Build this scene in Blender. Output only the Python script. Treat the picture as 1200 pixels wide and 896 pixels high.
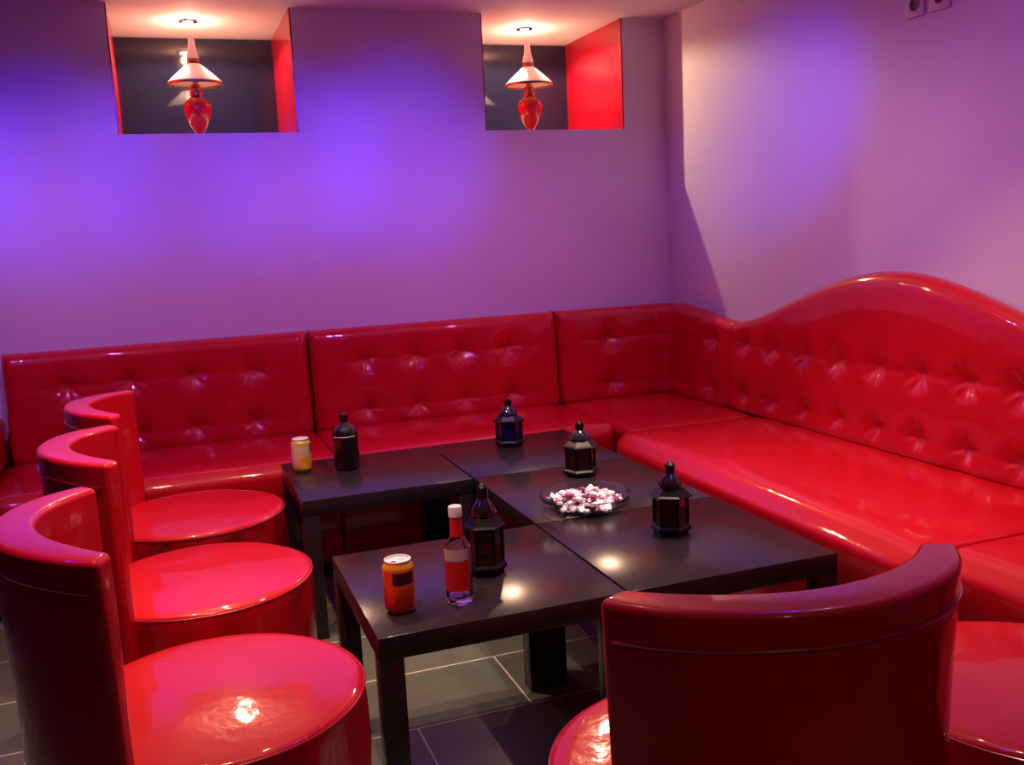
import bpy, bmesh, math, random
from mathutils import Vector, Matrix, noise

for o in list(bpy.data.objects):
    bpy.data.objects.remove(o, do_unlink=True)
scn = bpy.context.scene
C = scn.collection
PI = math.pi
R = math.radians

# ------------------------------------------------------------------ camera
def make_camera():
    px, py, pz = -0.8832, -1.7935, 1.2339
    yaw, pitch, roll = 0.341452, 0.155958, -0.047813
    cp, sp, ct, st = math.cos(yaw), math.sin(yaw), math.cos(pitch), math.sin(pitch)
    f = Vector((sp * ct, cp * ct, -st)); r = Vector((cp, -sp, 0)); u = r.cross(f)
    cr, sr = math.cos(roll), math.sin(roll)
    r2 = r * cr + u * sr; u2 = u * cr - r * sr
    cd = bpy.data.cameras.new('camera'); cam = bpy.data.objects.new('camera', cd)
    C.objects.link(cam)
    m = Matrix.Identity(4)
    for i in range(3):
        m[i][0], m[i][1], m[i][2], m[i][3] = r2[i], u2[i], -f[i], (px, py, pz)[i]
    cam.matrix_world = m
    cd.sensor_width = 36.0; cd.sensor_fit = 'HORIZONTAL'
    cd.lens = 36.0 * 1125.9 / 1200.0
    cd.clip_start = 0.02
    scn.camera = cam
make_camera()

# ------------------------------------------------------------------ view, world
scn.view_settings.view_transform = 'Standard'
scn.view_settings.look = 'None'
scn.view_settings.gamma = 1.0
scn.view_settings.exposure = 0.0
scn.view_settings.use_curve_mapping = False
world = bpy.data.worlds.new('world'); scn.world = world
world.use_nodes = True
world.node_tree.nodes['Background'].inputs[0].default_value = (0.02, 0.01, 0.03, 1)
world.node_tree.nodes['Background'].inputs[1].default_value = 0.3

# ------------------------------------------------------------------ lights
def lamp(name, kind, loc, target, energy, color, size=0.03, angle=120, blend=0.4):
    ld = bpy.data.lights.new(name, kind); ld.energy = energy; ld.color = color
    if kind == 'AREA':
        ld.shape = 'DISK'; ld.size = size
    else:
        ld.shadow_soft_size = size
    if kind == 'SPOT':
        ld.spot_size = R(angle); ld.spot_blend = blend
    o = bpy.data.objects.new(name, ld); C.objects.link(o); o.location = loc
    if target is not None:
        o.rotation_euler = (Vector(target) - Vector(loc)).to_track_quat('-Z', 'Y').to_euler()
    return o

WARM = (1.0, 0.62, 0.36)
BLUE = (0.035, 0.02, 1.0)
# halogen spots in the niche ceilings: the beam and the glow of the bulb on the plaster round it
for x, y, e in [(0.855, 2.68, 30), (-0.675, 2.70, 24)]:
    lamp('niche_spot_light', 'SPOT', (x, y, 2.150), (x, y - .02, 1.0), e, (1.0, 0.66, 0.42), 0.011, 166, 0.2)
    lamp('niche_bulb_light', 'POINT', (x, y, 2.140), None, 5, (1.0, 0.42, 0.26), 0.011)
# recessed ceiling spots over seats and tables, plus an added fill behind the camera
HALOGEN = (1.0, 0.78, 0.60)
for x, y, e, a, c in [(0.39, 0.55, 80, 78, HALOGEN), (-1.0, 0.75, 100, 70, WARM), (0.85, 0.25, 50, 76, WARM), (-0.55, 0.95, 56, 80, HALOGEN), (0.45, 1.35, 26, 80, WARM),
                      (-0.75, -0.15, 80, 70, WARM), (0.55, -0.45, 38, 80, WARM), (0.30, 0.85, 90, 26, HALOGEN), (-0.4, -2.3, 17, 120, WARM)]:
    lamp('ceiling_and_fill_light', 'SPOT', (x, y, 2.165), (x, y, 0), e, c, 0.02, a, 0.8)
# violet fill spots added to tint the lower walls
for x, y, tx, ty, tz, e, a in [(-1.75, 1.15, -1.75, 2.4, .78, 29, 82), (-1.16, 1.15, -0.80, 2.4, .78, 29, 82), (0.05, 1.15, 0.05, 2.4, .78, 29, 82), (0.80, 1.2, 0.85, 2.4, .80, 17, 76),
                               (0.2, 1.0, 1.45, 1.1, .85, 22, 84), (0.1, 0.1, 1.45, 0.2, .95, 22, 84)]:
    lamp('violet_fill_light', 'SPOT', (x, y, 2.12), (tx, ty, tz), e, (0.74, 0.22, 0.95), 0.024, a, 1.0)
# blue party spots washing the walls in a narrow band
for x, y, tx, ty, tz, e, a in [(-2.0, 0.3, -1.75, 2.4, 1.56, 105, 28), (-1.45, 0.3, -1.25, 2.4, 1.54, 105, 27), (-1.15, 0.3, -0.78, 2.4, 1.53, 75, 26), (0.12, 0.3, -0.32, 2.4, 1.55, 100, 27), (0.3, 0.3, 0.15, 2.4, 1.58, 110, 29), (0.0, -0.1, 1.45, 1.5, 1.6, 140, 27)]:
    lamp('blue_wash_light', 'SPOT', (x, y, 2.1), (tx, ty, tz), e, BLUE, 0.02, a, 1.0)
for x, y in [(-1.9, 0.1), (0.25, -0.5)]:  # bare blue points added for glints on the backrests and a faint tint
    lamp('blue_glint_light', 'POINT', (x, y, 2.08), None, 7, BLUE, 0.022)

# ------------------------------------------------------------------ materials
def mat(name, color, rough=0.5, metal=0.0, coat=0.0, coat_rough=0.05, trans=0.0, emit=None, estr=0.0, ior=1.5, spec=0.5):
    m = bpy.data.materials.new(name); m.use_nodes = True
    b = m.node_tree.nodes['Principled BSDF']
    b.inputs['Base Color'].default_value = (*color, 1)
    b.inputs['Roughness'].default_value = rough
    b.inputs['Metallic'].default_value = metal
    b.inputs['Coat Weight'].default_value = coat
    b.inputs['Coat Roughness'].default_value = coat_rough
    b.inputs['Transmission Weight'].default_value = trans
    b.inputs['IOR'].default_value = ior
    b.inputs['Specular IOR Level'].default_value = spec
    if emit:
        b.inputs['Emission Color'].default_value = (*emit, 1); b.inputs['Emission Strength'].default_value = estr
    return m

def noisy(m, scale=8, c2=None, fac=0.5, bump=0.0, bscale=40, bdist=0.002, detail=4, rough=None):
    nt = m.node_tree; b = nt.nodes['Principled BSDF']
    tc = nt.nodes.new('ShaderNodeTexCoord')
    n = nt.nodes.new('ShaderNodeTexNoise'); n.inputs['Scale'].default_value = scale; n.inputs['Detail'].default_value = detail
    nt.links.new(tc.outputs['Object'], n.inputs['Vector'])
    if c2 is not None:
        mx = nt.nodes.new('ShaderNodeMix'); mx.data_type = 'RGBA'
        mx.inputs['A'].default_value = b.inputs['Base Color'].default_value
        mx.inputs['B'].default_value = (*c2, 1)
        mr = nt.nodes.new('ShaderNodeMapRange'); mr.inputs['From Min'].default_value = 0.35; mr.inputs['From Max'].default_value = 0.65
        mr.inputs['To Max'].default_value = fac
        nt.links.new(n.outputs['Fac'], mr.inputs['Value'])
        nt.links.new(mr.outputs['Result'], mx.inputs['Factor'])
        nt.links.new(mx.outputs['Result'], b.inputs['Base Color'])
    if rough:
        mr2 = nt.nodes.new('ShaderNodeMapRange'); mr2.inputs['To Min'].default_value = rough[0]; mr2.inputs['To Max'].default_value = rough[1]
        nt.links.new(n.outputs['Fac'], mr2.inputs['Value']); nt.links.new(mr2.outputs['Result'], b.inputs['Roughness'])
    if bump:
        n2 = nt.nodes.new('ShaderNodeTexNoise'); n2.inputs['Scale'].default_value = bscale; n2.inputs['Detail'].default_value = 3
        nt.links.new(tc.outputs['Object'], n2.inputs['Vector'])
        bp = nt.nodes.new('ShaderNodeBump'); bp.inputs['Strength'].default_value = bump; bp.inputs['Distance'].default_value = bdist
        nt.links.new(n2.outputs['Fac'], bp.inputs['Height']); nt.links.new(bp.outputs['Normal'], b.inputs['Normal'])
        nt.links.new(bp.outputs['Normal'], b.inputs['Coat Normal'])
    return m

M = {}
M['wall'] = noisy(mat('wall_paint', (0.72, 0.70, 0.72), 0.75), 3, (0.66, 0.64, 0.67), 0.5, 0.25, 55, 0.002)
M['ceiling'] = noisy(mat('ceiling_paint', (0.74, 0.70, 0.70), 0.8), 3, (0.7, 0.66, 0.66), 0.5, 0.15, 60, 0.001)
M['niche_red'] = noisy(mat('niche_red_paint', (0.34, 0.003, 0.018), 0.24), 4, (0.31, 0.003, 0.015), 0.5, 0.1, 40, 0.001)
M['dark_glass'] = mat('dark_glass', (0.012, 0.012, 0.035), 0.07, 0, 0.0)
M['pvc'] = noisy(mat('red_vinyl', (0.58, 0.002, 0.012), 0.45, 0, 0.9, 0.065, spec=0.2), 5, (0.51, 0.002, 0.010), 0.6, 0.26, 17, 0.0045)
M['pvc_seam'] = mat('red_vinyl_piping', (0.42, 0.004, 0.012), 0.3, 0, 1.0, 0.1)
M['button'] = mat('red_vinyl_button', (0.5, 0.004, 0.012), 0.2, 0, 1.0, 0.04)
M['black_plinth'] = mat('black_plastic', (0.01, 0.01, 0.01), 0.5)
M['table'] = noisy(mat('black_brown_veneer', (0.022, 0.014, 0.021), 0.30, 0, 0.0, spec=0.35), 30, (0.03, 0.019, 0.027), 0.5, 0.05, 120, 0.0005, rough=(0.17, 0.23))
M['iron'] = noisy(mat('dark_bronze_metal', (0.012, 0.009, 0.010), 0.28, 0.6), 20, (0.02, 0.014, 0.014), 0.5)
M['amber'] = mat('dark_red_glass', (0.05, 0.004, 0.005), 0.08, 0, 0.5)
M['bluegl'] = mat('dark_blue_glass', (0.004, 0.007, 0.09), 0.08, 0, 0.5)
M['darkbottle'] = mat('dark_bottle_glass', (0.012, 0.007, 0.008), 0.07, 0, 1.0, 0.03)
M['blackcap'] = mat('black_cap', (0.008, 0.008, 0.008), 0.4)
M['dish_glass'] = mat('dish_glass', (1, 1, 1), 0.06, trans=1.0, ior=1.22)
M['glass'] = mat('clear_glass', (0.97, 0.97, 0.97), 0.02, trans=1.0, ior=1.46)
M['white'] = mat('white_plastic', (0.75, 0.72, 0.7), 0.4)
M['redlabel'] = mat('red_label_paper', (0.62, 0.015, 0.02), 0.35)
M['silver'] = mat('aluminium', (0.92, 0.92, 0.92), 0.35, 0.35)
M['canhole'] = mat('can_opening_dark', (0.01, 0.01, 0.01), 0.5)
M['canpatch'] = mat('dark_purple_print', (0.035, 0.008, 0.03), 0.35)
M['can_green'] = mat('green_print', (0.03, 0.09, 0.02), 0.4)
M['can_orange_patch'] = noisy(mat('orange_fruit_print', (0.85, 0.33, 0.01), 0.35), 60, (0.9, 0.55, 0.02), 0.9)
M['brass'] = mat('aged_brass', (0.45, 0.26, 0.10), 0.3, 1.0)
M['opal'] = mat('white_enamel_shade', (0.85, 0.82, 0.75), 0.35)
M['lamp_red'] = mat('red_lamp_glass', (0.62, 0.02, 0.03), 0.12, 0, 0.6)
M['foil'] = noisy(mat('pink_silver_foil', (0.95, 0.85, 0.92), 0.2, 0.35), 90, (0.6, 0.35, 0.5), 0.5)
M['foil2'] = mat('white_wrapper', (0.96, 0.95, 1.0), 0.3, 0.1)
M['foil3'] = mat('plum_wrapper', (0.32, 0.06, 0.14), 0.25, 0.4)
M['socket'] = mat('socket_plastic', (0.6, 0.5, 0.5), 0.4)
M['socket_dark'] = mat('socket_recess', (0.10, 0.05, 0.06), 0.5)
M['bulb'] = mat('lit_bulb', (1, 1, 1), 0.3, emit=(1.0, 0.86, 0.62), estr=120)
M['chrome'] = mat('chrome_ring', (0.8, 0.8, 0.8), 0.12, 1.0)

def can_mat(name, top, mid, low, zt, zl):
    m = mat(name, mid, 0.3, 0.3, 0.3)
    nt = m.node_tree; b = nt.nodes['Principled BSDF']
    tc = nt.nodes.new('ShaderNodeTexCoord'); sx = nt.nodes.new('ShaderNodeSeparateXYZ'); nt.links.new(tc.outputs['Object'], sx.inputs[0])
    cr = nt.nodes.new('ShaderNodeValToRGB'); mr = nt.nodes.new('ShaderNodeMapRange'); mr.inputs['From Max'].default_value = 0.115
    nt.links.new(sx.outputs['Z'], mr.inputs['Value']); nt.links.new(mr.outputs['Result'], cr.inputs['Fac'])
    e = cr.color_ramp.elements
    e[0].position = zl - 0.12; e[0].color = (*low, 1); e[1].position = zl + 0.12; e[1].color = (*mid, 1)
    a = e.new(zt - 0.03); a.color = (*mid, 1); a = e.new(zt + 0.03); a.color = (*top, 1)
    nt.links.new(cr.outputs['Color'], b.inputs['Base Color'])
    return m
M['can_orange'] = can_mat('orange_can_print', (0.90, 0.36, 0.01), (0.70, 0.09, 0.015), (0.60, 0.035, 0.01), 0.84, 0.4)
M['can_yellow'] = can_mat('yellow_can_print', (0.80, 0.62, 0.08), (0.82, 0.68, 0.42), (0.88, 0.42, 0.03), 0.80, 0.25)

def tile_mat():
    m = mat('dark_floor_tile', (0.05, 0.05, 0.05), 0.3, spec=0.4)
    nt = m.node_tree; b = nt.nodes['Principled BSDF']
    tc = nt.nodes.new('ShaderNodeTexCoord'); mp = nt.nodes.new('ShaderNodeMapping')
    nt.links.new(tc.outputs['Object'], mp.inputs['Vector'])
    # rows 0.312 m deep from y = 0.445, tiles 0.62 m long, half bond
    mp.inputs['Location'].default_value = (0.385 + 6.2, -0.445 + 3.12, 0)
    br = nt.nodes.new('ShaderNodeTexBrick')
    br.offset = 0.5; br.offset_frequency = 2; br.squash = 1
    br.inputs['Scale'].default_value = 1
    br.inputs['Mortar Size'].default_value = 0.0028
    br.inputs['Mortar Smooth'].default_value = 0.1
    br.inputs['Brick Width'].default_value = 0.62
    br.inputs['Row Height'].default_value = 0.312
    br.inputs['Color1'].default_value = (0.15, 0.15, 0.13, 1)
    br.inputs['Color2'].default_value = (0.18, 0.18, 0.155, 1)
    br.inputs['Mortar'].default_value = (0.62, 0.60, 0.55, 1)
    nt.links.new(mp.outputs['Vector'], br.inputs['Vector'])
    n = nt.nodes.new('ShaderNodeTexNoise'); n.inputs['Scale'].default_value = 25; n.inputs['Detail'].default_value = 6
    nt.links.new(tc.outputs['Object'], n.inputs['Vector'])
    mx = nt.nodes.new('ShaderNodeMix'); mx.data_type = 'RGBA'; mx.blend_type = 'MULTIPLY'; mx.inputs['Factor'].default_value = 0.5
    nt.links.new(br.outputs['Color'], mx.inputs['A']); nt.links.new(n.outputs['Color'], mx.inputs['B'])
    mx2 = nt.nodes.new('ShaderNodeMix'); mx2.data_type = 'RGBA'
    nt.links.new(br.outputs['Fac'], mx2.inputs['Factor']); nt.links.new(mx.outputs['Result'], mx2.inputs['A'])
    mx2.inputs['B'].default_value = (0.62, 0.60, 0.55, 1)
    nt.links.new(mx2.outputs['Result'], b.inputs['Base Color'])
    return m
M['tile'] = tile_mat()

# ------------------------------------------------------------------ helpers
def obj(name, bm, m, parent=None, smooth=True, loc=None, angle=40, recalc=True):
    if recalc:
        bmesh.ops.recalc_face_normals(bm, faces=bm.faces[:])
    me = bpy.data.meshes.new(name); bm.to_mesh(me); bm.free()
    for mm in (m if isinstance(m, (list, tuple)) else [m]):
        me.materials.append(mm)
    if smooth:
        for p in me.polygons: p.use_smooth = True
        try: me.set_sharp_from_angle(angle=R(angle))
        except Exception: pass
    o = bpy.data.objects.new(name, me); C.objects.link(o)
    if parent is not None: o.parent = parent
    if loc is not None: o.location = loc
    return o

def empty(name, loc=(0, 0, 0), rz=0.0):
    o = bpy.data.objects.new(name, None); C.objects.link(o)
    o.empty_display_size = 0.1; o.location = loc; o.rotation_euler = (0, 0, rz)
    return o

def tag(o, label=None, cat=None, group=None, kind=None):
    if label: o['label'] = label
    if cat: o['category'] = cat
    if group: o['group'] = group
    if kind: o['kind'] = kind
    return o

def copy_tree(o, parent=None):
    c = o.copy(); C.objects.link(c)
    if parent is not None: c.parent = parent
    for ch in list(o.children): copy_tree(ch, c)
    return c

def box(bm, a, b, mi=0):
    vs = [bm.verts.new((x, y, z)) for x in (a[0], b[0]) for y in (a[1], b[1]) for z in (a[2], b[2])]
    for idx in ((0, 1, 3, 2), (4, 6, 7, 5), (0, 4, 5, 1), (2, 3, 7, 6), (0, 2, 6, 4), (1, 5, 7, 3)):
        f = bm.faces.new([vs[i] for i in idx]); f.material_index = mi
    return vs

def bevel(bm, w, seg=3, ang=30):
    bm.normal_update()
    ed = [e for e in bm.edges if len(e.link_faces) == 2 and e.calc_face_angle(0) > R(ang)]
    bmesh.ops.bevel(bm, geom=ed, offset=w, segments=seg, affect='EDGES', profile=0.5, clamp_overlap=True)

def lathe(bm, prof, n=48, cx=0, cy=0, z0=0, mi=0, phase=0.0, close=True):
    rings = []
    for r, z in prof:
        if r < 1e-6:
            rings.append([bm.verts.new((cx, cy, z + z0))])
        else:
            rings.append([bm.verts.new((cx + r * math.cos(phase + 2 * PI * k / n), cy + r * math.sin(phase + 2 * PI * k / n), z + z0)) for k in range(n)])
    for a, b in zip(rings, rings[1:]):
        for k in range(n):
            k2 = (k + 1) % n
            if len(a) == 1 and len(b) == 1: continue
            if len(a) == 1: f = bm.faces.new((a[0], b[k], b[k2]))
            elif len(b) == 1: f = bm.faces.new((a[k], b[0], a[k2]))
            else: f = bm.faces.new((a[k], b[k], b[k2], a[k2]))
            f.material_index = mi
    if close:
        if len(rings[0]) > 1: bm.faces.new(rings[0][::-1])
        if len(rings[-1]) > 1: bm.faces.new(rings[-1])

def tube(bm, pts, r, n=8, closed=False):
    pts = [Vector(p) for p in pts]; rings = []
    m = len(pts)
    for i, p in enumerate(pts):
        if closed: t = pts[(i + 1) % m] - pts[i - 1]
        else: t = pts[min(i + 1, m - 1)] - pts[max(i - 1, 0)]
        t.normalize()
        up = Vector((0, 0, 1)) if abs(t.z) < 0.9 else Vector((1, 0, 0))
        a = t.cross(up).normalized(); b = t.cross(a).normalized()
        rr = r[i] if isinstance(r, (list, tuple)) else r
        rings.append([bm.verts.new(p + a * rr * math.cos(2 * PI * k / n) + b * rr * math.sin(2 * PI * k / n)) for k in range(n)])
    rng = range(m) if closed else range(m - 1)
    for i in rng:
        a, b = rings[i], rings[(i + 1) % m]
        for k in range(n):
            bm.faces.new((a[k], a[(k + 1) % n], b[(k + 1) % n], b[k]))
    if not closed:
        bm.faces.new(rings[0]); bm.faces.new(rings[-1])

# ------------------------------------------------------------------ room shell
XR, YB, ZC, SILL = 1.45, 2.40, 2.185, 1.685
XL, YF = -3.2, -4.2
NICHES = [(-0.995, -0.285), (0.54, 1.23)]
YN = 3.06
def struct(name, bm, m, **k):
    return tag(obj(name, bm, m, smooth=False, **k), kind='structure')
M['far_wall'] = mat('shaded_far_wall', (0.10, 0.05, 0.09), 0.8)  # shade put into the colour of the unseen walls, keeps vinyl reflections dark

bm = bmesh.new(); box(bm, (XL, YF, -0.1), (XR, YB, 0)); struct('floor', bm, M['tile'])
bm = bmesh.new(); box(bm, (XL - .15, YF - .15, ZC), (XR + .15, YN + .15, ZC + 0.12)); struct('ceiling', bm, M['ceiling'])
bm = bmesh.new()
box(bm, (XL, YB, -0.1), (XR, YN, SILL))                         # wall below the niches
box(bm, (XL, YB, SILL), (NICHES[0][0], YN, ZC))
box(bm, (NICHES[0][1], YB, SILL), (NICHES[1][0], YN, ZC))
box(bm, (NICHES[1][1], YB, SILL), (XR, YN, ZC))
box(bm, (XL, YN, -0.1), (XR, YN + .12, ZC))
struct('wall_back', bm, M['wall'])
bm = bmesh.new(); box(bm, (XR, YF, -0.1), (XR + .15, YN + .12, ZC)); struct('wall_right', bm, M['wall'])
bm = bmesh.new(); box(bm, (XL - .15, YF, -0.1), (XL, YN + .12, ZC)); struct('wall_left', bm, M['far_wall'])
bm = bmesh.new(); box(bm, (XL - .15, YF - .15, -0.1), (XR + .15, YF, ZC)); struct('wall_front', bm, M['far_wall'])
for i, (a, b) in enumerate(NICHES):
    # red lacquered cheeks and dark glass back of each niche
    bm = bmesh.new()
    box(bm, (a, YB + .002, SILL), (a + .006, YN, ZC)); box(bm, (b - .006, YB + .002, SILL), (b, YN, ZC))
    struct('trim_%d' % (i + 1), bm, M['niche_red'])
    bm = bmesh.new(); box(bm, (a + .006, YN - .012, SILL), (b - .006, YN, ZC - .004)); struct('window_%d' % (i + 1), bm, M['dark_glass'])

# ------------------------------------------------------------------ padded panel builder
def samples(L, r, step):
    s = [0, r * .06, r * .18, r * .38, r * .65, r]
    n = max(2, int((L - 2 * r) / step))
    mid = [r + (L - 2 * r) * i / n for i in range(1, n)]
    return s + mid + [L - t for t in reversed(s)]

def tuft_depth(u, v, W, H, T, r, btns, puff, rnd, slope=1.0):
    e = min(u, W - u, (H - v) * slope)
    e2 = min(e, v)
    def q(e, rr):
        if e >= rr: return 0.0
        e = max(0.0, e)
        return rr - math.sqrt(max(0.0, rr * rr - (rr - e) ** 2))
    d = T - q(min(u, W - u), r) - q((H - v) * slope, r) - q(v, r * .6)
    d += puff * (min(1, e / .12)) ** .7
    for (bu, bv, sd) in btns:
        du, dv = u - bu, v - bv
        dist = math.hypot(du, dv)
        if dist > .25: continue
        d -= .022 * math.exp(-(dist / .052) ** 2) + .016 * math.exp(-dist / .014)
        th = math.atan2(dv, du)
        if dist > .006:
            d += .0020 * math.exp(-((dist - .034) / .024) ** 2) * (math.sin(6 * th + sd) + .7 * math.sin(10 * th + 2.3 * sd) + .6 * math.sin(3 * th - sd))
    return d

def creases(u, v, rows, W, edge=.06):
    d = 0
    k = min(1, max(0, (min(u, W - u) - edge) / .08))
    for rv in rows:
        d -= .0045 * math.exp(-abs(v - rv) / .014) * k
    return d

def padded_panel(name, parent, front, normal, back, W, Hf, T, btns, rows, r=.04, puff=.012, step=.0062, z0=0.0, slopef=None, lean=.035):
    """front(u) -> (x,y) of the seam line, normal(u) -> (x,y) towards the back, back(u) -> (x,y) on the wall side."""
    bm = bmesh.new()
    us = samples(W, r, step); n = int(0.5 / step)
    vs = [t for t in samples(1.0, .09, 1.0 / 74)]
    grid = []; backs = []
    rnd = random.Random(3)
    for u in us:
        H = Hf(u); col = []; sl = slopef(u) if slopef else 1.0
        fx, fy = front(u); nx, ny = normal(u); bx, by = back(u)
        for t in vs:
            v = t * H
            d = tuft_depth(u, v, W, H, T, r, btns, puff, rnd, sl) + creases(u, v, rows, W)
            d += .0022 * noise.noise(Vector((u * 9 + hash(name) % 7 * 0 , v * 9, 3.1)))
            off = T - d + lean * (v / H)                    # leans back a little
            col.append(bm.verts.new((fx + nx * off, fy + ny * off, z0 + v)))
        grid.append(col)
        backs.append([bm.verts.new((bx, by, z0 + H - r * .55)), bm.verts.new((bx, by, z0))])
    for i in range(len(us) - 1):
        for j in range(len(vs) - 1):
            bm.faces.new((grid[i][j], grid[i + 1][j], grid[i + 1][j + 1], grid[i][j + 1]))
        bm.faces.new((grid[i][-1], grid[i + 1][-1], backs[i + 1][0], backs[i][0]))
        bm.faces.new((backs[i][0], backs[i + 1][0], backs[i + 1][1], backs[i][1]))
        bm.faces.new((grid[i][0], backs[i][1], backs[i + 1][1], grid[i + 1][0]))
    bm.faces.new([v for v in grid[0]] + [backs[0][0], backs[0][1]])
    bm.faces.new([v for v in reversed(grid[-1])] + [backs[-1][1], backs[-1][0]])
    o = obj(name, bm, M['pvc'], parent, angle=60)
    for (bu, bv, sd) in btns:
        fx, fy = front(bu); nx, ny = normal(bu); H = Hf(bu)
        d = tuft_depth(bu, bv, W, H, T, r, btns, puff, rnd) + creases(bu, bv, rows, W)
        off = T - d + lean * (bv / H)
        b2 = bmesh.new(); lathe(b2, [(0.0115, -.004), (0.0115, .001), (.009, .0045), (.005, .0062), (0, .0068)], 20)
        ob = obj('button', b2, M['button'], parent)
        zdir = Vector((-nx, -ny, 0)); ob.rotation_euler = zdir.to_track_quat('Z', 'Y').to_euler()
        ob.location = (fx + nx * (off - .001), fy + ny * (off - .001), z0 + bv)
    return o

def cushion(name, parent, x0, x1, y0, y1, z0, z1, rf=.05, front='-y', puff=.010, m=None, bulge=.014):
    """seat pad: a box with generously rounded front edge and a slightly crowned top."""
    bm = bmesh.new()
    box(bm, (x0, y0, z0), (x1, y1, z1))
    bm.normal_update()
    def is_front(e):
        a, b = e.verts
        if min(a.co.z, b.co.z) < z1 - 1e-4: return False
        if '-y' in front and abs(a.co.y - y0) < 1e-5 and abs(b.co.y - y0) < 1e-5: return True
        if '-x' in front and abs(a.co.x - x0) < 1e-5 and abs(b.co.x - x0) < 1e-5: return True
        return False
    fe = [e for e in bm.edges if is_front(e)]
    bmesh.ops.bevel(bm, geom=fe, offset=rf, segments=8, affect='EDGES', profile=0.5)
    bevel(bm, .012, 3, 50)
    nx = max(1, int((x1 - x0) / .05)); ny = max(1, int((y1 - y0) / .05))
    for k in range(1, nx):
        bmesh.ops.bisect_plane(bm, geom=bm.verts[:] + bm.edges[:] + bm.faces[:], plane_co=(x0 + (x1 - x0) * k / nx, 0, 0), plane_no=(1, 0, 0))
    for k in range(1, ny):
        bmesh.ops.bisect_plane(bm, geom=bm.verts[:] + bm.edges[:] + bm.faces[:], plane_co=(0, y0 + (y1 - y0) * k / ny, 0), plane_no=(0, 1, 0))
    for v in bm.verts:
        ex = min(v.co.x - x0, x1 - v.co.x); ey = min(v.co.y - y0, y1 - v.co.y)
        k = min(1, ex / .14) * min(1, max(0, ey) / .14)
        if v.co.z > z1 - .06: v.co.z += puff * math.sin(k * PI / 2)
        v.co.z += .0018 * noise.noise(v.co * 7) * (1 if v.co.z > z0 + .02 else 0)
        # swelling front face
        if '-y' in front and v.co.y < y0 + .01:
            t = (v.co.z - z0) / (z1 - z0); v.co.y -= bulge * math.sin(max(0, min(1, t)) * PI) * min(1, max(0, ex) / .05)
        if '-x' in front and v.co.x < x0 + .01:
            t = (v.co.z - z0) / (z1 - z0); v.co.x -= bulge * math.sin(max(0, min(1, t)) * PI) * min(1, max(0, ey) / .05)
    return obj(name, bm, m or M['pvc'], parent, angle=50)

def rbox(name, parent, a, b, m, w=.01, seg=3, smooth=True):
    bm = bmesh.new(); box(bm, a, b)
    if w: bevel(bm, w, seg)
    return obj(name, bm, m, parent, smooth=smooth)

ZS = 0.435                # seat height of the benches
YS, XS = 2.235, 1.335     # seam line between seats and backrests
ROWS = (0.285, 0.075)     # button rows above the seam (z 0.72 / 0.51)
rb = random.Random(11)

# --- bench sections along the back wall
def back_section(x0, x1, bx, label):
    t = empty('sofa_section', ((x0 + x1) / 2, 2.0, 0))
    tag(t, label, 'sofa', 'red tufted bench sections round the corner')
    cx = (x0 + x1) / 2
    L = lambda x: x - cx
    cushion('seat_cushion', t, L(x0) + .002, L(x1) - .002, 1.70 - 2.0, 2.37 - 2.0, .27, ZS, .045, '-y')
    rbox('base', t, (L(x0) + .004, 1.725 - 2.0, .03), (L(x1) - .004, 2.37 - 2.0, .268), M['pvc'], .008)
    rbox('plinth', t, (L(x0) + .02, 1.75 - 2.0, 0), (L(x1) - .02, 2.35 - 2.0, .03), M['black_plinth'], .002)
    W = x1 - x0 - .008
    btns = [(x - x0 - .004, rv, rb.uniform(0, 6)) for x in bx for rv in ROWS]
    padded_panel('backrest', t, lambda u: (L(x0) + .004 + u, YS - 2.0), lambda u: (0, 1), lambda u: (L(x0) + .004 + u, 2.385 - 2.0),
                 W, lambda u: .425, .10, btns, ROWS, z0=ZS)
    return t
back_section(-1.50, -0.335, (-1.27, -1.045, -.81, -.575), 'red tufted bench section on the left of the back wall, behind the tub chairs')
back_section(-0.335, 0.795, (-.105, .115, .335, .55), 'red tufted bench section in the middle of the back wall, under the gap between niches')

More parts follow.
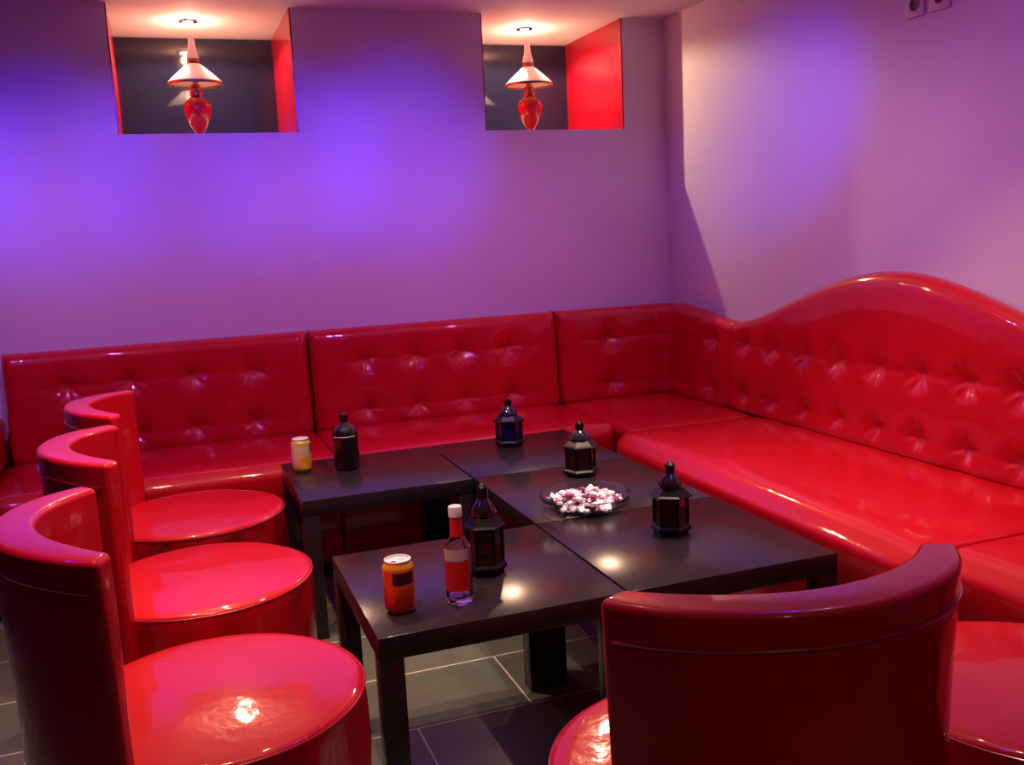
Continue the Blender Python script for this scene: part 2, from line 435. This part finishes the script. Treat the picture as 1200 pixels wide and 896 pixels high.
# --- corner section
def corner_section():
    t = empty('sofa_corner_section', (1.1, 2.0, 0))
    tag(t, 'red corner bench section filling the angle between back wall and right wall', 'sofa', 'red tufted bench sections round the corner')
    ox, oy = 1.1, 2.0
    cushion('seat_cushion', t, .797 - ox, 1.43 - ox, 1.53 - oy, 2.37 - oy, .27, ZS, .03, '-x', .006, bulge=0)
    rbox('base', t, (.815 - ox, 1.535 - oy, .03), (1.43 - ox, 2.37 - oy, .268), M['pvc'], .008)
    rbox('plinth', t, (.83 - ox, 1.55 - oy, 0), (1.42 - ox, 2.35 - oy, .03), M['black_plinth'], .002)
    x0 = .799; r = .045; y1 = 1.712
    L1 = (XS - r) - x0; La = r * PI / 2; L2 = (YS - r) - y1
    W = L1 + La + L2
    def fr(u):
        if u < L1: return (x0 + u - ox, YS - oy)
        if u < L1 + La:
            a = (u - L1) / r
            return (XS - r + r * math.sin(a) - ox, YS - r + r * math.cos(a) - oy)
        return (XS - ox, YS - r - (u - L1 - La) - oy)
    def nm(u):
        if u < L1: return (0, 1)
        if u < L1 + La:
            a = (u - L1) / r; return (math.sin(a), math.cos(a))
        return (1, 0)
    def bk(u):
        x, y = fr(u)
        if u < L1: return (x, 2.385 - oy)
        if u < L1 + La:
            a = (u - L1) / r / (PI / 2)
            if a < .5: return (XS - r + (1.438 - XS + r) * a * 2 - ox, 2.385 - oy)
            return (1.438 - ox, 2.385 - (2.385 - YS + r) * (a - .5) * 2 - oy)
        return (1.438 - ox, y)
    def H(u):
        if u < L1 + La: return .425
        s = (u - L1 - La) / L2
        return .425 - .05 * (3 * s * s - 2 * s ** 3)
    bt = [(1.055 - x0, rv, rb.uniform(0, 6)) for rv in ROWS] + [(L1 + La + (YS - r) - 1.87, rv, rb.uniform(0, 6)) for rv in ROWS]
    padded_panel('backrest', t, fr, nm, bk, W, H, .10, bt, ROWS, z0=ZS, puff=.006)
corner_section()

# --- arched sections on the right wall
def arch(y, yc):
    s = min(1.0, abs(y - yc) / 1.02)
    return .372 + .238 * (.5 + .5 * math.cos(PI * s)) ** .92
def right_section(y0, y1, yb0, yb1, yc, ys, label, seatfront):
    oy = (y0 + y1) / 2; ox = 1.1
    t = empty('sofa_section', (ox, oy, 0))
    tag(t, label, 'sofa', 'red tufted bench sections round the corner')
    cushion('seat_cushion', t, seatfront - ox, 1.43 - ox, y0 + .002 - oy, y1 - .002 - oy, .25, ZS + .004, .06, '-x')
    rbox('base', t, (seatfront + .02 - ox, y0 + .004 - oy, .03), (1.43 - ox, y1 - .004 - oy, .248), M['pvc'], .008)
    rbox('plinth', t, (seatfront + .05 - ox, y0 + .02 - oy, 0), (1.42 - ox, y1 - .02 - oy, .03), M['black_plinth'], .002)
    W = yb1 - yb0
    btns = [(yb1 - y, rv, rb.uniform(0, 6)) for y in ys for rv in ROWS]
    def sl(u):
        y = yb1 - u; g = (arch(y + .01, yc) - arch(y - .01, yc)) / .02
        return math.cos(math.atan(g))
    padded_panel('backrest', t, lambda u: (XS - ox, yb1 - u - oy), lambda u: (1, 0), lambda u: (1.438 - ox, yb1 - u - oy),
                 W, lambda u: arch(yb1 - u, yc) - .008, .092, btns, ROWS, z0=ZS + .008, slopef=sl, puff=.014, lean=.008)
ysD = [1.39 - .197 * k for k in range(8)]
right_section(-.06, 1.528, -.06, 1.708, .755, [y for y in ysD] + [1.59 - .0], 'long red bench section with arched tufted back against the right wall', .715)
right_section(-1.45, -.064, -1.45, -.064, -.96, [-.3, -.5, -.7, -.9, -1.1, -1.3], 'red bench section at the right edge, nearest the camera along the right wall', .80)

# --- left end: red bench with a low arm
t = empty('sofa_section', (-1.95, 2.0, 0))
tag(t, 'red bench with low arm at the far left edge, beside the back wall', 'sofa', 'red tufted bench sections round the corner')
cushion('seat_cushion', t, -.45, .445, -.30, .37, .27, ZS - .01, .045, '-y')
rbox('base', t, (-.45, -.27, .03), (.445, .37, .268), M['pvc'], .01)
rbox('plinth', t, (-.43, -.25, 0), (.45, .35, .03), M['black_plinth'], .002)
rbox('armrest', t, (.28, -.02, ZS - .02), (.443, .37, .625), M['pvc'], .05, 6)

# ------------------------------------------------------------------ tub chairs
def tub_chair(label, loc, rz):
    t = empty('tub_chair', loc, rz)
    tag(t, label, 'chair', 'round red vinyl tub chairs')
    # drum seat (opening of the back faces +x)
    zt = .425; r = .268
    bm = bmesh.new()
    prof = [(r - .012, .03), (r - .004, .05), (r - .002, .18), (r, .30), (r + .001, .385), (r + .001, .408), (r - .001, .414), (r - .006, .4185), (r - .014, .4205), (r - .03, .422)]
    for k in range(1, 9):
        s = 1 - k / 9.0
        prof.append(((r - .03) * s, .422 + .010 * (1 - s ** 2)))
    prof.append((0, .4325))
    lathe(bm, prof, 96)
    rr = random.Random(int((loc[0] + 3) * 1000) + int((loc[1] + 3) * 77))
    ph = [rr.uniform(0, 6) for _ in range(4)]
    for v in bm.verts:
        a = math.atan2(v.co.y, v.co.x); rad = math.hypot(v.co.x, v.co.y)
        if .05 < v.co.z < .40 and rad > .2:
            w = .0050 * math.exp(-((v.co.z - .33) / .07) ** 2) * (math.sin(9 * a + ph[0]) + math.sin(17 * a + ph[1]))
            v.co.x += w * math.cos(a); v.co.y += w * math.sin(a)
        if v.co.z > .41:
            v.co.z += .003 * noise.noise(Vector((v.co.x * 6, v.co.y * 6, ph[2])))
    obj('seat', bm, M['pvc'], t, angle=70)
    bm = bmesh.new()
    tube(bm, [((r + .0015) * math.cos(2 * PI * k / 96), (r + .0005) * math.sin(2 * PI * k / 96), .412) for k in range(96)], .002, 8, True)
    obj('seat_piping', bm, M['pvc_seam'], t)
    bm = bmesh.new(); lathe(bm, [(.24, 0), (.245, .004), (.245, .03), (.24, .032)], 64)
    obj('plinth', bm, M['black_plinth'], t)
    # wrap-around backrest
    cx, ro, ri, h, half = -.034, .290, .228, .788, 61
    bm = bmesh.new(); n = 48
    def TI(a): return ri + .024 * (abs(math.degrees(a)) / half) ** 3
    def P(a, rad, z): return (cx - rad * math.cos(a), rad * math.sin(a), z)
    zs = [.02, .2, .38, .5, .6, .68, h]
    rings = []
    for i in range(n + 1):
        a = R(-half + 2 * half * i / n)
        fl = 1.0 
        ring = [bm.verts.new(P(a, ro + .012 * max(0, (z - .5) / .3), z)) for z in zs]
        ring += [bm.verts.new(P(a, TI(a), z)) for z in reversed(zs)]
        rings.append(ring)
    m_ = len(rings[0])
    for i in range(n):
        for k in range(m_):
            bm.faces.new((rings[i][k], rings[i][(k + 1) % m_], rings[i + 1][(k + 1) % m_], rings[i + 1][k]))
    bm.faces.new(rings[0]); bm.faces.new(rings[-1][::-1])
    bmesh.ops.recalc_face_normals(bm, faces=bm.faces[:])
    bevel(bm, .020, 6, 50)
    for v in bm.verts:
        a = math.atan2(v.co.y, -(v.co.x - cx)); k = abs(math.degrees(a)) / half
        nz = noise.noise(Vector((v.co.x * 8, v.co.y * 8, v.co.z * 5 + ph[3])))
        s = .0022 * nz; v.co.x += s * -math.cos(a); v.co.y += s * math.sin(a)
        if v.co.z > .6: v.co.z += .004 - .008 * k ** 2
    obj('backrest', bm, M['pvc'], t, angle=60)
    bm = bmesh.new()
    tube(bm, [P(R(-half + 4 + (2 * half - 8) * i / 48), ro + .0115, h - .040 - .014 * (abs(i - 24) / 24.0) ** 2) for i in range(49)], .0022, 6)
    obj('back_piping', bm, M['pvc_seam'], t)
    return t
tub_chair('red tub chair nearest the camera in the left row, in front by the orange can', (-.862, -.028, 0), R(6))
tub_chair('red tub chair in the middle of the left row, between two others', (-.862, .648, 0), R(2))
tub_chair('red tub chair farthest back in the left row, nearest the back wall bench', (-.858, 1.275, 0), R(-3))
tub_chair('large dark red tub chair seen from behind in the bottom right foreground', (-.145, -.605, 0), R(86))
tub_chair('red tub chair cut off by the right edge, only its round seat showing', (.470, -.615, 0), R(125))

# ------------------------------------------------------------------ tables
def side_table(label, x, y):
    t = empty('side_table', (x, y, 0)); tag(t, label, 'table', 'square black side tables pushed together')
    g = .0012
    rbox('table_top', t, (g, g, .40), (.55 - g, .55 - g, .45), M['table'], .0015, 2)
    for a in (g, .5 - g):
        for b in (g, .5 - g):
            rbox('leg', t, (a, b, 0), (a + .05, b + .05, .3995), M['table'], .001, 2)
    return t
side_table('square black table at the front left, carrying the orange can and clear bottle', -.5535, 0)
side_table('square black table at the front right, beside the foreground chair back', .0, 0)
side_table('square black table at the middle right, under the far half of the sweets dish', .0, .551)
side_table('square black table in the far corner, carrying the farthest lantern', .002, 1.104)
side_table('square black table at the back left, carrying the yellow can', -.552, 1.104)

# ------------------------------------------------------------------ things on the tables
ZT = .4502
def lantern(label, x, y, h, w, gm, rz):
    t = empty('lantern', (x, y, ZT), rz); tag(t, label, 'lantern', 'dark hexagonal table lanterns')
    k = h / .19; R0 = w / 2
    def hexl(name, prof, m, par=t, ph=PI / 6, n=6):
        b = bmesh.new(); lathe(b, [(r_ * R0, z * k) for r_, z in prof], n, phase=ph)
        return obj(name, b, m, par, smooth=(n > 8), angle=35)
    hexl('base', [(.86, 0), (.86, .006), (1.0, .010), (1.0, .018), (.88, .024), (.86, .028)], M['iron'])
    hexl('glass_panel', [(.80, .028), (.80, .094)], gm)
    b = bmesh.new()
    for i in range(6):
        a = PI / 6 + i * PI / 3
        cx, cy = .84 * R0 * math.cos(a), .84 * R0 * math.sin(a)
        tube(b, [(cx, cy, .026 * k), (cx, cy, .096 * k)], .0032, 6)
    for zz in (.046, ):
        tube(b, [(.83 * R0 * math.cos(PI / 6 + i * PI / 3), .83 * R0 * math.sin(PI / 6 + i * PI / 3), zz * k) for i in range(6)], .0018, 6, True)
    obj('frame', b, M['iron'], t)
    hexl('roof', [(.88, .094), (1.04, .097), (1.04, .102), (.92, .106), (.62, .122), (.56, .124)], M['iron'])
    hexl('dome', [(.60, .123), (.62, .128), (.56, .136), (.44, .146), (.30, .154), (.24, .158)], M['darkbottle'], n=32)
    f = hexl('finial', [(.26, .154), (.22, .158), (.25, .163), (.25, .181), (.20, .183), (.13, .187), (0, .190)], M['iron'], n=24)
    return t
lantern('dark lantern with blue tinted glass, farthest back on the corner table', .268, 1.505, .178, .112, M['bluegl'], R(8))
lantern('dark lantern standing just behind the glass dish of sweets', .322, .975, .178, .114, M['amber'], R(20))
lantern('dark lantern on the right table, to the right of the sweets dish', .283, .32, .188, .104, M['amber'], R(-4))
lantern('dark lantern directly behind the clear bottle on the front table', -.238, .262, .215, .098, M['amber'], R(12))

def bottle():
    t = empty('dark_bottle', (-.345, 1.462, ZT)); tag(t, 'dark glass bottle with a narrow black-capped neck beside the yellow can', 'bottle')
    k = 1.0
    b = bmesh.new(); lathe(b, [(0, .002), (.038, .002), (.043, .006), (.0445, .014), (.0445, .108), (.0450, .110), (.0445, .113), (.0435, .128), (.038, .142), (.028, .151), (.018, .157), (.0135, .163), (.0125, .176)], 48)
    obj('body', b, M['darkbottle'], t, angle=30)
    b = bmesh.new(); lathe(b, [(.0145, .172), (.0145, .190), (.013, .1925), (0, .193)], 24); obj('cap', b, M['blackcap'], t, angle=30)
    b = bmesh.new()
    tube(b, [(.0447 * math.cos(a), .0447 * math.sin(a), .118) for a in [R(200 + 7 * i) for i in range(16)]], .0012, 6); obj('shoulder_band', b, M['silver'], t)
bottle()

def spirit_bottle():
    t = empty('clear_bottle', (-.347, .117, ZT), R(-20)); tag(t, 'clear glass bottle with red label and white cap beside the orange can', 'bottle')
    b = bmesh.new()
    outer = [(0, .004), (.018, .003), (.026, 0), (.0285, .004), (.0295, .012), (.0295, .118), (.028, .128), (.023, .137), (.0165, .144), (.0135, .152), (.0125, .165), (.0125, .198)]
    inner = [(.0100, .198), (.0100, .165), (.0110, .152), (.0140, .145), (.0205, .136), (.0260, .127), (.0272, .118), (.0272, .020), (.024, .014), (.012, .016), (0, .017)]
    lathe(b, outer + inner, 48, close=False)
    obj('glass_body', b, M['glass'], t, angle=40)
    b = bmesh.new(); lathe(b, [(.0128, .146), (.0142, .148), (.0138, .156), (.0132, .166), (.0132, .192)], 32, close=False); obj('neck_foil', b, M['redlabel'], t, angle=30)
    b = bmesh.new(); lathe(b, [(.0135, .190), (.0146, .191), (.0146, .211), (.0135, .213), (0, .2135)], 32)
    obj('cap', b, M['white'], t, angle=30)
    def wrap(name, a0, a1, z0, z1, m, r=.0298):
        b = bmesh.new(); n = 20; prev = None
        for i in range(n + 1):
            a = R(a0 + (a1 - a0) * i / n)
            c = [b.verts.new((rr * math.cos(a), rr * math.sin(a), z)) for rr, z in ((r, z0), (r, z1), (r + .0003, z1), (r + .0003, z0))]
            if prev:
                for k in range(4): b.faces.new((prev[k], prev[(k + 1) % 4], c[(k + 1) % 4], c[k]))
            prev = c
        return obj(name, b, m, t, angle=30)
    wrap('label', 200, 330, .032, .098, M['redlabel'])
    wrap('upper_label', 205, 325, .100, .124, mat('pale_label', (.55, .45, .45), .4), .0297)
spirit_bottle()

def drink_can(label, loc, rz, body, patches):
    t = empty('drink_can', loc, rz); tag(t, label, 'drink can', 'opened drink cans')
    b = bmesh.new(); lathe(b, [(0, .004), (.022, .004), (.0245, 0), (.027, .002), (.033, .011), (.0335, .014), (.0335, .098), (.0325, .101), (.0275, .108)], 48)
    obj('body', b, body, t, angle=35)
    b = bmesh.new(); lathe(b, [(.0272, .107), (.0285, .1125), (.0285, .1145), (.0272, .1150), (.0262, .1135), (.0255, .1090), (.012, .1085), (0, .1085)], 48, close=False)
    lid = obj('lid', b, M['silver'], t, angle=35)
    b = bmesh.new(); lathe(b, [(.0075, .1088), (.0075, .1092), (0, .1092)], 20, cx=-.011, cy=-.004); obj('opening', b, M['canhole'], lid)
    b = bmesh.new(); tube(b, [(.008 + .007 * math.cos(2 * PI * i / 16), .003 + .0045 * math.sin(2 * PI * i / 16), .1106) for i in range(16)], .0011, 6, True); obj('pull_tab', b, M['silver'], lid)
    for (nm, a0, a1, z0, z1, m) in patches:
        b = bmesh.new(); n = 14; prev = None
        for i in range(n + 1):
            a = R(a0 + (a1 - a0) * i / n)
            c = [b.verts.new((rr * math.cos(a), rr * math.sin(a), z)) for rr, z in ((.0334, z0), (.0334, z1), (.0338, z1), (.0338, z0))]
            if prev:
                for k in range(4): b.faces.new((prev[k], prev[(k + 1) % 4], c[(k + 1) % 4], c[k]))
            prev = c
        b.faces.new([v for v in c])
        obj(nm, b, m, t, angle=30)
    return t
drink_can('orange drink can with dark label panel, nearest the camera', (-.476, .127, ZT), 0, M['can_orange'],
          [('label_panel', 235, 318, .066, .092, M['canpatch'])])
c2 = drink_can('yellow and white drink can at the far left of the back table', (-.492, 1.512, ZT), 0, M['can_yellow'],
          [('fruit_print', 255, 320, .012, .055, M['can_orange_patch']), ('side_print', 322, 345, .065, .098, M['can_green'])])

# glass dish with sweets
DX, DY = .188, .645
def dish():
    t = empty('glass_dish', (DX, DY, ZT)); tag(t, 'wide shallow clear glass dish full of shiny sweets at the centre', 'dish')
    b = bmesh.new()
    lathe(b, [(0, .0), (.088, .0), (.100, .002), (.116, .010), (.125, .022), (.1285, .035), (.1285, .0375), (.127, .039), (.1250, .0375),
              (.1215, .023), (.113, .0125), (.098, .0055), (.086, .004), (0, .004)], 72, close=False)
    obj('bowl', b, M['dish_glass'], t, angle=60)
    b = bmesh.new(); tube(b, [(.1275 * math.cos(2 * PI * i / 72), .1275 * math.sin(2 * PI * i / 72),   .0385) for i in range(72)], .0022, 6, True)
    obj('rim', b, M['dish_glass'], t)
dish()
rc = random.Random(5)
def sweet_mesh(seed):
    b = bmesh.new(); bmesh.ops.create_icosphere(b, subdivisions=2, radius=.0098)
    for v in b.verts:
        nz = noise.noise(v.co * 160 + Vector((seed * 3.1, 0, 0)))
        v.co *= 1 + .28 * nz; v.co.z *= .72; v.co.x *= 1.25
    # twisted wrapper ends
    for s in (-1, 1):
        lathe_pts = [(s * .010, .002), (s * .0135, .0018), (s * .0175, .0055), (s * .018, .0052)]
        rings = []
        for xx, rr in lathe_pts:
            rings.append([b.verts.new((xx, rr * math.cos(k * PI / 4), rr * .6 * math.sin(k * PI / 4) * (1 + .3 * (k % 2)))) for k in range(8)])
        for r0, r1 in zip(rings, rings[1:]):
            for k in range(8): b.faces.new((r0[k], r0[(k + 1) % 8], r1[(k + 1) % 8], r1[k]))
        b.faces.new(rings[-1]); b.faces.new(rings[0])
    return b
protos = [obj('wrapped_sweet', sweet_mesh(i), [M['foil'], M['foil2'], M['foil3'], M['foil']][i], angle=15) for i in range(4)]
placed = []
def sweet_spots():
    out = []
    for layer, (rmax, z, cnt) in enumerate([(.102, .0125, 46), (.095, .024, 40), (.062, .036, 18)]):
        n = 0; tries = 0
        while n < cnt and tries < 4000:
            tries += 1
            a = rc.uniform(0, 2 * PI); rr = rmax * math.sqrt(rc.random())
            x, y = rr * math.cos(a), rr * math.sin(a)
            if all((x - p[0]) ** 2 + (y - p[1]) ** 2 + (z - p[2]) ** 2 > .0175 ** 2 for p in out):
                out.append((x, y, z)); n += 1
    return out
for i, (x, y, z) in enumerate(sweet_spots()):
    src = protos[i % 4]
    o = src if i < 4 else src.copy()
    if i >= 4: C.objects.link(o)
    o.location = (DX + x, DY + y, ZT + z)
    o.rotation_euler = (rc.uniform(-.3, .3), rc.uniform(-.35, .35), rc.uniform(0, PI))
    tag(o, 'small shiny foil wrapped sweet heaped in the clear glass dish', 'sweet', 'wrapped sweets in the glass dish')

# ------------------------------------------------------------------ oil lamps in the niches
def oil_lamp(label, x, y):
    t = empty('oil_lamp', (x, y, SILL + .0005)); tag(t, label, 'oil lamp', 'red and white oil lamps in the niches')
    def l(name, prof, m, par=t, n=48, close=True):
        b = bmesh.new(); lathe(b, prof, n, close=close); return obj(name, b, m, par, angle=40)
    l('foot', [(.050, 0), (.050, .006), (.040, .012), (.022, .020), (.018, .030), (.024, .040)], M['lamp_red'])
    l('oil_font', [(.024, .040), (.036, .058), (.048, .085), (.056, .115), (.058, .135), (.052, .155), (.034, .172), (.020, .180)], M['lamp_red'])
    l('burner', [(.020, .178), (.026, .184), (.026, .200), (.018, .206), (.022, .214), (.022, .226), (.012, .232), (.012, .25)], M['brass'])
    sh = l('shade', [(.112, .233), (.113, .238), (.098, .254), (.074, .276), (.050, .296), (.034, .310), (.030, .314), (.0285, .313), (.033, .307), (.048, .293), (.072, .272), (.096, .250), (.110, .234), (.112, .233)], M['opal'], close=False)
    l('shade_rim', [(.108, .226), (.1135, .227), (.1140, .236), (.111, .238), (.108, .234), (.108, .226)], M['brass'], sh, close=False)
    l('collar', [(.024, .310), (.026, .316), (.026, .334), (.022, .340)], M['brass'])
    l('chimney', [(.026, .336), (.024, .350), (.017, .375), (.013, .405), (.0125, .425), (.0110, .425), (.0115, .404), (.0155, .374), (.0225, .349), (.0245, .336)], M['opal'], close=False)
    return t
oil_lamp('red glass oil lamp with white shade in the left wall niche', -.672, 2.66)
oil_lamp('red glass oil lamp with white shade in the right wall niche', .850, 2.64)

def recessed_spot(label, x, y):
    t = empty('ceiling_spotlight', (x, y, ZC)); tag(t, label, 'ceiling light', 'recessed niche spotlights')
    b = bmesh.new(); lathe(b, [(.022, -.002), (.024, -.006), (.040, -.005), (.041, -.0005), (.022, -.0005), (.022, -.002)], 40, close=False); obj('trim_ring', b, M['chrome'], t)
    b = bmesh.new(); lathe(b, [(.020, -.001), (.020, -.006), (.014, -.010), (0, -.011)], 32); obj('bulb', b, M['bulb'], t)
recessed_spot('lit recessed spotlight above the lamp in the left niche', -.675, 2.70)
recessed_spot('lit recessed spotlight above the lamp in the right niche', .855, 2.68)

# ------------------------------------------------------------------ wall sockets high on the right wall
def socket(label, y, z):
    t = empty('wall_socket', (XR, y, z)); tag(t, label, 'wall socket', 'pair of wall sockets')
    rbox('plate', t, (-.009, -.041, -.041), (-.0003, .041, .041), M['socket'], .003, 3)
    b = bmesh.new(); lathe(b, [(.022, 0), (.022, .0012), (.019, .0014), (.018, .0006), (0, .0004)], 32)
    o = obj('recess', b, M['socket_dark'], t); o.rotation_euler = (0, R(-90), 0); o.location = (-.009, 0, 0)
    for dy in (-.009, .009):
        b = bmesh.new(); lathe(b, [(.0024, 0), (.0024, .0018), (0, .002)], 12)
        o = obj('pin_hole', b, M['canhole'], t); o.rotation_euler = (0, R(-90), 0); o.location = (-.0092, dy, 0)
socket('left wall socket of the pair high on the right wall', .765, 1.885)
socket('right wall socket of the pair high on the right wall', .66, 1.885)
